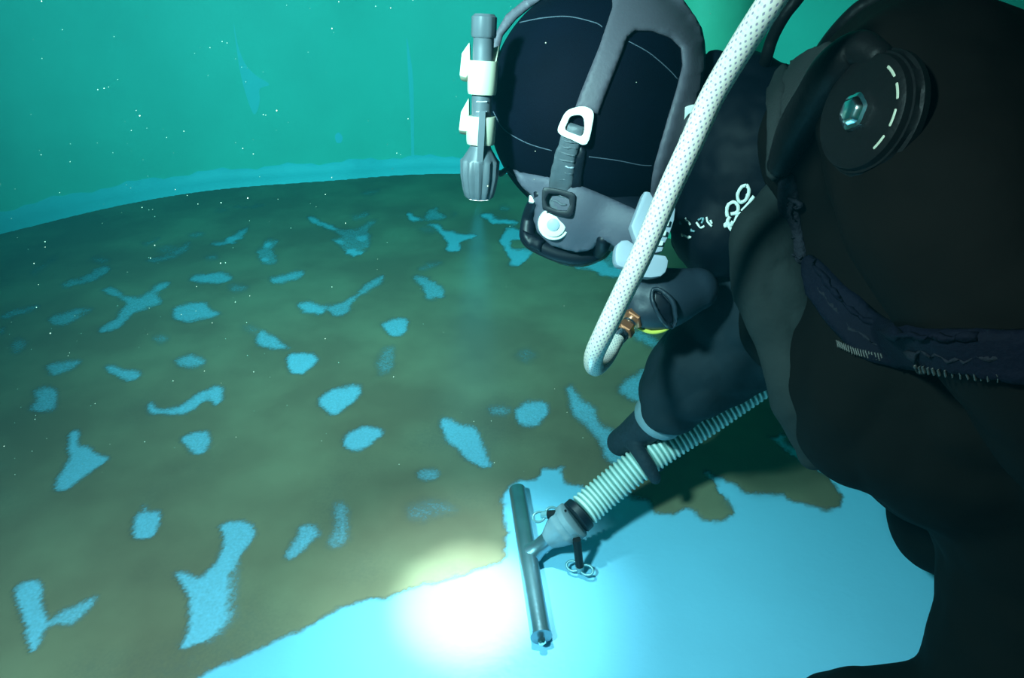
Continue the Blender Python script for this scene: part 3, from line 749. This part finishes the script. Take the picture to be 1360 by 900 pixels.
web = drape('harness_webbing', [(1040, 236), (1056, 232), (1062, 262), (1066, 300), (1072, 340), (1060, 352), (1044, 362), (1038, 350), (1040, 300), (1036, 262)], B_all, M['panel'], diver, off=.002, thick=.004, step=5, sm=4, label='dark vertical harness webbing')
M['webd'] = nmat('dark_webbing', (.012, .012, .018), .8, spec=.15, bump=.4, bscale=200)
web.data.materials[0] = M['webd']
for pl in ([(1050, 262), (1064, 266), (1063, 272), (1050, 270)], [(1052, 264), (1056, 290)], [(1042, 345), (1050, 325), (1058, 312)], [(1040, 352), (1056, 340), (1068, 346)], [(1048, 362), (1058, 350)]):
    drape('webbing_loop', ribbon_poly(pl, 5), B_all, M['webd'], web, off=.006, thick=.004, step=3, sm=3, rnd=0)
pk = drape('pocket_strap', [(1064, 350), (1075, 338), (1090, 344), (1115, 372), (1150, 400), (1190, 425), (1250, 433), (1330, 436), (1400, 440), (1400, 505), (1340, 505), (1270, 492), (1200, 485), (1150, 478), (1120, 455), (1090, 420), (1070, 385)], B_body, M['strapblue'], diver, off=.003, thick=.006, step=7, sm=8, label='blue-black webbing strap across the belly')
M['zip'] = nmat('zip_teeth', (.06, .055, .05), .5, .3)
for k in range(44):
    t = k / 43; q = smooth_poly([(1118, 458), (1140, 468), (1170, 474), (1210, 479), (1260, 484), (1330, 492)], 9, False); a = q[int(t * (len(q) - 1))]
    drape('zip_tooth', ribbon_poly([(a[0] - 1, a[1] - 4), (a[0] + 1.5, a[1] + 5)], 2.0), B_body, M['zip'], pk, off=.0085, thick=.0015, step=5, sm=0, rnd=0)
drape('pocket_edge', ribbon_poly([(1072, 356), (1085, 380), (1105, 408), (1130, 440), (1165, 460), (1230, 470), (1330, 476)], [3, 5, 4, 3]), B_body, M['webd'], pk, off=.0085, thick=.002, step=5, sm=4, rnd=0)
drape('pocket_edge', ribbon_poly([(1080, 348), (1105, 385), (1140, 420), (1200, 440), (1290, 446)], [8, 10, 8, 4]), B_body, M['strapblue'], pk, off=.0085, thick=.004, step=5, sm=4, rnd=0)
# pale seams
for pl in ([(1006, 262), (1014, 262), (1028, 274), (1036, 282)], [(1002, 284), (1016, 302), (1034, 314)]):
    drape('seam', ribbon_poly(pl, 1.8), B_all, M['seamw'], body, off=.001, thick=.0012, step=3, sm=1, rnd=0)
M['flap'] = nmat('shoulder_flap_fabric', (.019, .024, .024), .8, spec=.1, bump=.5, bscale=20, var=.2)
union('shoulder_flap', [chain(pc(1034, 268, .66, .020), pc(1016, 325, .655, .036), pc(1028, 390, .655, .036), pc(1043, 450, .66, .030), pc(1056, 520, .66, .026), pc(1080, 600, .68, .018)), chain(pc(1040, 300, .66, .03), pc(1052, 400, .67, .03), pc(1060, 470, .68, .02))], M['flap'], diver, voxel=.004, smooth=6, wrinkle=.005, wscale=16, label='grey shoulder flap of the suit')

# exhaust valve on the near upper arm
ax = C(-.93, .05, .28).normalized()
h = B_body.ray_cast(CAM, ray(1150, 150).normalized())
vc = P(1158, 152, (h[0] - CAM).dot(V_) - .004)
vc = vc - ax * .006
valve = lathe('dump_valve', vc + ax * .002, vc + ax * .018, [(0, .043), (.3, .043), (.36, .0405), (.6, .0405), (.62, .039), (.9, .038), (.97, .036), (1, .032)], M['blackm'], diver, seg=48, mod=lambda t, a: 1 + (.03 * (1 if math.sin(a * 9) > 0 else 0) if .3 < t < .52 else 0), label='round black exhaust valve on the upper arm')
up = (U_ - ax * U_.dot(ax)).normalized(); sd = ax.cross(up)
knob = lathe('valve_button', vc + ax * .0175, vc + ax * .027, [(0, .0125), (.5, .012), (.6, .0095), (.9, .008), (1, .006)], M['chrome'], valve, seg=24, mod=lambda t, a: 1 + .06 * math.sin(6 * a), label='shiny metal centre button')
slots = []
for a0 in (-62, -32, -2, 26):
    pts = []
    for k in range(5):
        a = radians(a0 + 16 * k / 4 - 0); s_ = 1
        v = (-sd if (-sd).dot(R_) > sd.dot(R_) else sd)
        pts.append(vc + ax * .0165 + (v * cos(a) + up * sin(a)) * .0325)
    vs, fs, uv = tube_mesh(pts, [.0018] * 5, 8, True, True); mk('valve_slot', vs, fs, M['cream'], valve, label='pale slot mark')
# glove gripping the hose
HP = [P(764, 688, .99), P(800, 656, 1.0), P(860, 608, 1.0), P(940, 555, 1.0), P(1020, 500, 1.0), P(1110, 440, 1.02), P(1260, 400, 1.12), P(1420, 420, 1.2)]
HR = .0245
hq = catmull(HP, 60); seglen = [0]
for i in range(1, len(hq)): seglen.append(seglen[-1] + float(np.linalg.norm(hq[i] - hq[i - 1])))
def hose_at(s):
    k = int(np.searchsorted(seglen, s)); k = min(max(k, 1), len(hq) - 1); t = (s - seglen[k - 1]) / (seglen[k] - seglen[k - 1])
    p = Vector(hq[k - 1] + (hq[k] - hq[k - 1]) * t); return p, Vector(hq[k] - hq[k - 1]).normalized()
# arc length at the hand
s_hand = min(seglen, key=lambda s: (hose_at(s + 1e-6)[0] - P(862, 607, 1.0)).length)
def wrap(s, th, extra=.0):
    p, a = hose_at(s); e1 = (CAM - p); e1 = (e1 - a * e1.dot(a)).normalized(); e2 = a.cross(e1)
    if e2.dot(U_) < 0: e2 = -e2
    return p + (e1 * cos(th) + e2 * sin(th)) * (HR + extra)
wrist = P(884, 545, .93); pc_ = wrap(s_hand, radians(105), .017)
chs = [chain((wrist, .026), (wrist.lerp(pc_, .5), .027), (pc_, .024)),
       chain((wrap(s_hand - .018, radians(112), .014), .017), (wrap(s_hand + .0, radians(100), .018), .020), (wrap(s_hand + .026, radians(110), .018), .018)),
       chain((wrist.lerp(pc_, .3), .024), (wrap(s_hand - .020, radians(110), .020), .021))]
# thumb over the near side of the hose
chs.append(chain((wrap(s_hand - .006, radians(95), .014), .0135), (wrap(s_hand - .008, radians(50), .010), .0115), (wrap(s_hand - .010, radians(5), .0085), .0105), (wrap(s_hand - .012, radians(-38), .0085), .0095), (wrap(s_hand - .013, radians(-66), .008), .0085), seg=14))
# four fingers curling round the far side
for k, (ds, ln) in enumerate(((-.022, 105), (-.006, 118), (.010, 112), (.026, 98))):
    rr = (.0098, .010, .0098, .0088)[k]
    chs.append(chain((wrap(s_hand + ds, radians(105), .014), rr + .001), (wrap(s_hand + ds, radians(105 + ln * .33), .011), rr), (wrap(s_hand + ds - .002, radians(105 + ln * .66), .009), rr * .95), (wrap(s_hand + ds - .004, radians(105 + ln), .008), rr * .85), seg=12))
union('glove', chs, M['glove'], diver, voxel=.0022, smooth=3, label='black glove gripping the ribbed hose')
# grey cuff ring and flared sleeve end
cd = (P(864, 568, .955) - P(896, 530, .91)).normalized()
c0 = P(877, 551, .925)
lathe('cuff_ring', c0 - cd * .008, c0 + cd * .012, [(0, .033), (.2, .035), (.8, .035), (1, .033)], M['coup'], diver, seg=36, label='pale grey cuff ring')
sl = union('sleeve', [chain(pc(1055, 370, .80, .085), pc(985, 440, .85, .08), pc(925, 495, .875, .062), pc(895, 527, .895, .050), seg=28), ellipsoid(P(898, 520, .885), CA, (.05, .045, .045))], M['sleeve'], diver, voxel=.004, smooth=4, wrinkle=.006, wscale=15, label='black drysuit sleeve')

# ================================================================== DIVE TORCH on the side of the mask
tb = P(636, 263, .74); hot = FL(620, 796); td = (hot - tb).normalized(); tt = tb - td * .178
torch = thing('dive_torch', 'grey dive torch pointing down beside the black hood', 'torch', tb)
def tp(t): return tt.lerp(tb, t)
def flut(t, a): return 1 + (.05 * (abs(sin(a * 7)) - .5) if t > .12 else 0)
lathe('barrel', tp(0.0), tp(.72), [(0, .0085), (.002, .010), (.03, .0112), (.09, .0112), (.10, .0104), (.22, .0106), (.6, .0104), (.85, .010), (1, .009)], M['torch'], torch, seg=28)
lathe('tail_cap', tp(-.02), tp(.10), [(0, .0095), (.06, .0105), (.12, .0122), (.9, .0122), (1, .0112)], M['torch'], torch, seg=28, mod=lambda t, a: 1 + .05 * (1 if sin(a * 8) > 0 else 0))
lathe('bezel', tp(.66), tp(1.0), [(0, .0095), (.12, .0115), (.30, .0185), (.34, .0195), (.6, .019), (.85, .0165), (.97, .0145), (1, .0125)], M['torch'], torch, seg=56, mod=lambda t, a: 1 + (.17 * (abs(sin(a * 6)) - .5) if t > .33 else 0), label='fluted torch head')
mlens = bpy.data.materials.new('lit_lens'); mlens.use_nodes = True
mlens.node_tree.nodes['Principled BSDF'].inputs['Emission Color'].default_value = (1, 1, 1, 1); mlens.node_tree.nodes['Principled BSDF'].inputs['Emission Strength'].default_value = 3
lathe('lens', tp(.998), tp(1.004), [(0, .0118), (1, .0115)], mlens, torch, seg=32)
for k in range(5):
    p = tp(.33 + .055 * k) + (CAM - tp(.4)).normalized() * .0098
    vs, fs, uv = tube_mesh([p - R_ * .005, p, p + R_ * .005], [.0008] * 3, 8, True, True); mk('grip_ridge', vs, fs, M['ltgrey'], torch)
p0 = tp(.50) + (CAM - tb).normalized() * .013 + R_ * .001; p1 = tp(.80) + (CAM - tb).normalized() * .0165
vs, fs, uv = tube_mesh([p0, p0.lerp(p1, .5), p1], [.0045, .0048, .0042], 4, True, False); mk('lever', vs, fs, M['torch'], torch, smooth=False)
for t0, t1, w in ((.22, .40, 1), (.52, .68, .9)):
    a, b = tp(t0), tp(t1)
    cl = lathe('mounting_clip', a, b, [(0, .0150), (.05, .0158), (.9, .0150), (1, .0142)], M['cream'], torch, seg=32, label='off-white rubber mounting clip')
    lugs = [[(624, 54), (613, 70), (610, 100), (619, 103), (625, 93)], [(647, 66), (664, 59), (660, 80), (655, 94), (646, 96)]] if w == 1 else [[(623, 128), (612, 148), (609, 173), (623, 175)], [(643, 152), (651, 146), (653, 170), (643, 175)]]
    for lg in lugs: slab('clip_lug', lg, (a.lerp(b, .5) - CAM).dot(V_) - .006, .014, M['cream'], cl, bev=.002)

# ================================================================== WHITE BRAIDED AIR HOSE
ah = thing('air_hose', 'thick white braided air hose hanging in front of the diver and looping back', 'hose', P(788, 490, .62))
AP = [(1062, -60, .41), (1025, 0, .42), (985, 62, .445), (946, 128, .47), (918, 190, .485), (890, 250, .50), (868, 302, .515), (849, 345, .53), (826, 392, .55), (803, 440, .57), (789, 472, .60), (791, 488, .64), (806, 476, .675), (818, 455, .70), (826, 443, .715)]
q = catmull([tuple(P(*p)) for p in AP], 14)
NQ = len(q); rr = [.0088] * NQ
for i in range(NQ):
    u = i / (NQ - 1)
    if u > .75: rr[i] = .0088 - .0018 * min(1, (u - .75) / .12)
vs, fs, uv = tube_mesh([Vector(x) for x in q], rr, 32)
mb = bpy.data.materials.new('braided_white_hose'); mb.use_nodes = True; nt = mb.node_tree; N = nt.nodes.new; L = nt.links.new; b = nt.nodes['Principled BSDF']
uvn = N('ShaderNodeUVMap'); sp = N('ShaderNodeSeparateXYZ'); L(uvn.outputs[0], sp.inputs[0])
def mth(op, a, b_=None, c=None):
    n = N('ShaderNodeMath'); n.operation = op
    for i, x in enumerate((a, b_, c)):
        if x is None: continue
        if isinstance(x, (int, float)): n.inputs[i].default_value = x
        else: L(x, n.inputs[i])
    return n.outputs[0]
KU, KV = 2 * pi * 13, 2 * pi / .0062
s1 = mth('SINE', mth('ADD', mth('MULTIPLY', sp.outputs[0], KU), mth('MULTIPLY', sp.outputs[1], KV)))
s2 = mth('SINE', mth('SUBTRACT', mth('MULTIPLY', sp.outputs[0], KU), mth('MULTIPLY', sp.outputs[1], KV)))
pr_ = mth('MULTIPLY', mth('MAXIMUM', s1, 0.0), mth('MAXIMUM', s2, 0.0))
cr = N('ShaderNodeValToRGB'); cr.color_ramp.elements[0].position = .0; cr.color_ramp.elements[0].color = (.78, .72, .64, 1); cr.color_ramp.elements[1].position = .5; cr.color_ramp.elements[1].color = (.30, .27, .36, 1)
L(pr_, cr.inputs[0]); L(cr.outputs[0], b.inputs['Base Color']); b.inputs['Roughness'].default_value = .3; b.inputs['Coat Weight'].default_value = .3
bp = N('ShaderNodeBump'); bp.inputs['Strength'].default_value = .3; bp.inputs['Distance'].default_value = .0005; bp.invert = True; L(pr_, bp.inputs['Height']); L(bp.outputs[0], b.inputs['Normal'])
hs = mk('hose_tube', vs, fs, mb, ah, uv=uv)
a = P(822, 448, .708); bfit = P(846, 414, .735); dv = (bfit - a).normalized()
lathe('ferrule', a - dv * .004, a + dv * .010, [(0, .0075), (.7, .0085), (1, .0070)], M['chrome'], ah, seg=28)
lathe('brass_nut', a + dv * .008, a + dv * .019, [(0, .0098), (.1, .0108), (.9, .0108), (1, .0098)], M['brass'], ah, seg=6, smooth=False, label='orange brass hex nut')
lathe('coupler', a + dv * .018, a + dv * .029, [(0, .0065), (.3, .0065), (.35, .008), (.6, .008), (.65, .0065), (1, .0065)], M['chrome'], ah, seg=28)
lathe('brass_nut', a + dv * .028, a + dv * .043, [(0, .0115), (.1, .0128), (.9, .0128), (1, .0115)], M['brass'], ah, seg=6, smooth=False, label='larger orange brass hex nut')
lathe('inlet', a + dv * .042, a + dv * .055, [(0, .0105), (1, .0105)], M['black'], ah, seg=24)

# thin black hoses over the shoulder
for nm, lb, pts, r in (('supply_hose', 'thin black hose rising behind the white braided hose', [(1090, -50, .66), (1062, -6, .66), (1042, 20, .67), (1026, 50, .69), (1017, 80, .71), (1010, 110, .77)], .0062),
                       ('supply_hose', 'thick black hose arching over the diver\'s shoulder', [(1230, -60, .55), (1172, -6, .57), (1140, 14, .58), (1112, 42, .60), (1092, 68, .64), (1072, 100, .70)], .0072)):
    t = tube(nm, [P(*p) for p in pts], r, M['blackm'], None, seg=18, n=8, origin=P(*pts[-1]))
    t['label'] = lb; t['category'] = 'hose'

# ================================================================== UNDERWATER VACUUM
b0, b1 = FL(687, 650), FL(720, 850); zb = .0165; rb = .0138
b0 = FL(687, 650, zb); b1 = FL(719, 846, zb)
vac = thing('underwater_vacuum', 'steel T-shaped vacuum head with white ribbed hose resting on the tank floor', 'vacuum', Vector(((b0.x + b1.x) / 2, (b0.y + b1.y) / 2, 0)))
bar = lathe('suction_bar', b0, b1, [(0, rb * .72), (.0, rb * .98), (.006, rb), (.985, rb), (.986, rb * 1.06), (.998, rb * 1.06), (1, rb * .8)], M['steel'], vac, seg=40, label='dark steel suction bar')
bd = (b1 - b0).normalized()
lathe('end_bolt', b1, b1 + bd * .010, [(0, .003), (.3, .003), (.31, .0055), (.8, .0055), (1, .003)], M['chrome'], bar, seg=6, smooth=False)
mid = FL(706, 735, zb + .002)
h0 = Vector(hq[0]); nd = (h0 - mid).normalized(); Ln = (h0 - mid).length
lathe('neck', mid, mid + nd * (Ln * .5), [(0, .0165), (.2, .0145), (.4, .0125), (.75, .0135), (1, .016)], M['steel'], vac, seg=36, label='steel neck pipe')
p0 = mid + nd * (Ln * .40); hd = hose_at(.02)[1]; p1 = h0 - nd * .002
cpl = lathe('coupling', p0, p1, [(0, .0145), (.08, .0165), (.3, .022), (.5, .0245), (.55, .026), (.62, .026), (.66, .0255), (.78, .0265), (.8, .029), (.97, .029), (1, .027)], M['coup'], vac, seg=48, mod=lambda t, a: 1 + (.07 * (1 if sin(a * 3 + .6) > .5 else 0) if .3 < t < .8 else 0), label='grey plastic hose coupling')
c1 = h0 + hd * .001
lathe('clamp_ring', c1, c1 + hd * .012, [(0, .025), (.1, .0262), (.9, .0262), (1, .025)], M['black'], vac, seg=40, label='black hose clamp')
# clamp screws with wing nuts to both sides
def wing(pa, pb, face):
    pa, pb = Vector(pa), Vector(pb); d = (pb - pa).normalized()
    arm = lathe('clamp_bolt', pa, pb, [(0, .006), (.9, .006), (1, .005)], M['blackm'], vac, seg=8)
    w = lathe('wing_nut', pb - d * .004, pb + d * .006, [(0, .0065), (1, .005)], M['palewing'], vac, seg=16, label='pale two-eared wing nut')
    s_ = face
    for sg in (-1, 1):
        c = pb + s_ * sg * .0105; ring = [c + (s_ * cos(a) * .0095 + s_.cross(CAM - pb).normalized() * sin(a) * .007) for a in np.linspace(0, 2 * pi, 21)]
        vs, fs, uv = tube_mesh(ring, [.0019] * 21, 8, False); mk('wing_ear', vs, fs, M['palewing'], w)
wing(P(752, 682, .985), P(724, 683, .995), (FL(733, 680) - FL(714, 687)).normalized())
wing(P(766, 716, .965), P(770, 754, .99), (FL(784, 760) - FL(756, 752)).normalized())
# corrugated hose
pitch_ = .0076; S0 = .016; S1 = seglen[-1] - .01; pts, rad_ = [], []
s = S0
while s < S1:
    for f, r in ((0, .86), (.15, .90), (.3, 1.0), (.5, 1.03), (.7, 1.0), (.85, .90)):
        p, _ = hose_at(s + f * pitch_); pts.append(p); rad_.append(HR * r)
    s += pitch_
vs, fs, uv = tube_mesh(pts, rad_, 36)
mc = bpy.data.materials.new('ribbed_white_plastic'); mc.use_nodes = True; nt = mc.node_tree; N = nt.nodes.new; L = nt.links.new; b = nt.nodes['Principled BSDF']
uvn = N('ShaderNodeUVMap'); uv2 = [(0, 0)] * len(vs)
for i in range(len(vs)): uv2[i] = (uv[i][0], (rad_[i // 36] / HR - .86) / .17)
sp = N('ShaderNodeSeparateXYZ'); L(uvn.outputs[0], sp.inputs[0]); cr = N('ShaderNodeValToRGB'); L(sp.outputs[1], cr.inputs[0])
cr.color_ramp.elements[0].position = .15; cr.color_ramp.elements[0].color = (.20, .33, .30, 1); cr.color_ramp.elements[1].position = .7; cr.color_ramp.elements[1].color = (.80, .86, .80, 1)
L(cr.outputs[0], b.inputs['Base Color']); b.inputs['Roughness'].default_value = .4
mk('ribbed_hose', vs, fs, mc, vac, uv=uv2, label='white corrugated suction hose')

# ================================================================== particles drifting in the water
vs, fs = [], []; rnd = random.Random(3)
ico = bmesh.new(); bmesh.ops.create_icosphere(ico, subdivisions=1, radius=1); iv = [v.co.copy() for v in ico.verts]; ifc = [tuple(v.index for v in f.verts) for f in ico.faces]; ico.free()
for k in range(340):
    px = rnd.uniform(-60, 1000) if k % 3 else rnd.uniform(-40, 380); py = rnd.uniform(-60, 640); d = rnd.uniform(.45, 1.5)
    p = P(px, py, d)
    if p.z < .02: continue
    hit_ = B_all.ray_cast(CAM, (p - CAM).normalized(), (p - CAM).length + .03)
    if hit_[0] is not None: continue
    r = rnd.choice((.0003, .0004, .0005, .0007)) * (.6 + .5 * d); k0 = len(vs)
    vs += [p + v * r * (1 + .3 * rnd.random()) for v in iv]; fs += [tuple(i + k0 for i in f) for f in ifc]
pt = mk('silt_particles', vs, fs, nmat('pale_silt', (.5, .52, .4), .8), None); pt['kind'] = 'stuff'; pt['label'] = 'tiny pale specks of silt drifting in the water'; pt['category'] = 'particles'

# ================================================================== LIGHT, WATER, CAMERA
def spot(name, loc, target, power, ang, blend, size, col=(1, 1, 1)):
    l = bpy.data.lights.new(name, 'SPOT'); l.energy = power; l.spot_size = radians(ang); l.spot_blend = blend; l.shadow_soft_size = size; l.color = col
    o = bpy.data.objects.new(name, l); COL.objects.link(o); o.location = loc
    o.rotation_euler = (Vector(target) - Vector(loc)).to_track_quat('-Z', 'Y').to_euler(); return o
spot('torch_core', tp(1.012), hot, 70, 25, 1, .01)
LP = CAM + C(-.42, .28, .15)
spot('torch_beam', tp(1.012), hot, 24, 56, 1, .012)
spot('video_light', LP, FL(600, 650), 116, 104, 1, .05, (1, .88, .86))
spot('wall_fill_light', LP + C(-.06, .02, 0), wall_pt(580, 60), 272, 84, 1, .05, (1, .93, .86))  # extra lamp added beside the video light to brighten the wall
w = bpy.data.worlds.new('water'); SC.world = w; w.use_nodes = True; nt = w.node_tree
nt.nodes['Background'].inputs[0].default_value = (.02, .35, .4, 1); nt.nodes['Background'].inputs[1].default_value = .05
va = nt.nodes.new('ShaderNodeVolumeAbsorption'); va.inputs['Color'].default_value = (.42, .91, .94, 1); va.inputs['Density'].default_value = 1.0
vsn = nt.nodes.new('ShaderNodeVolumeScatter'); vsn.inputs['Color'].default_value = (.04, .72, 1, 1); vsn.inputs['Density'].default_value = .04; vsn.inputs['Anisotropy'].default_value = .2
vad = nt.nodes.new('ShaderNodeAddShader'); nt.links.new(va.outputs[0], vad.inputs[0]); nt.links.new(vsn.outputs[0], vad.inputs[1])
nt.links.new(vad.outputs[0], nt.nodes['World Output'].inputs['Volume'])
cam = bpy.data.cameras.new('camera'); co_ = bpy.data.objects.new('camera', cam); COL.objects.link(co_); SC.camera = co_
co_.location = CAM; co_.rotation_euler = (pi / 2 - PITCH, 0, 0); cam.sensor_width = 36; cam.lens = 36 * F_PX / 1360; cam.clip_start = .01
SC.view_settings.view_transform = 'Standard'; SC.view_settings.look = 'None'; SC.view_settings.gamma = 1; SC.view_settings.exposure = 0
SC.view_settings.use_curve_mapping = False
SC.cycles.use_denoising = True
SC.cycles.max_bounces = 6
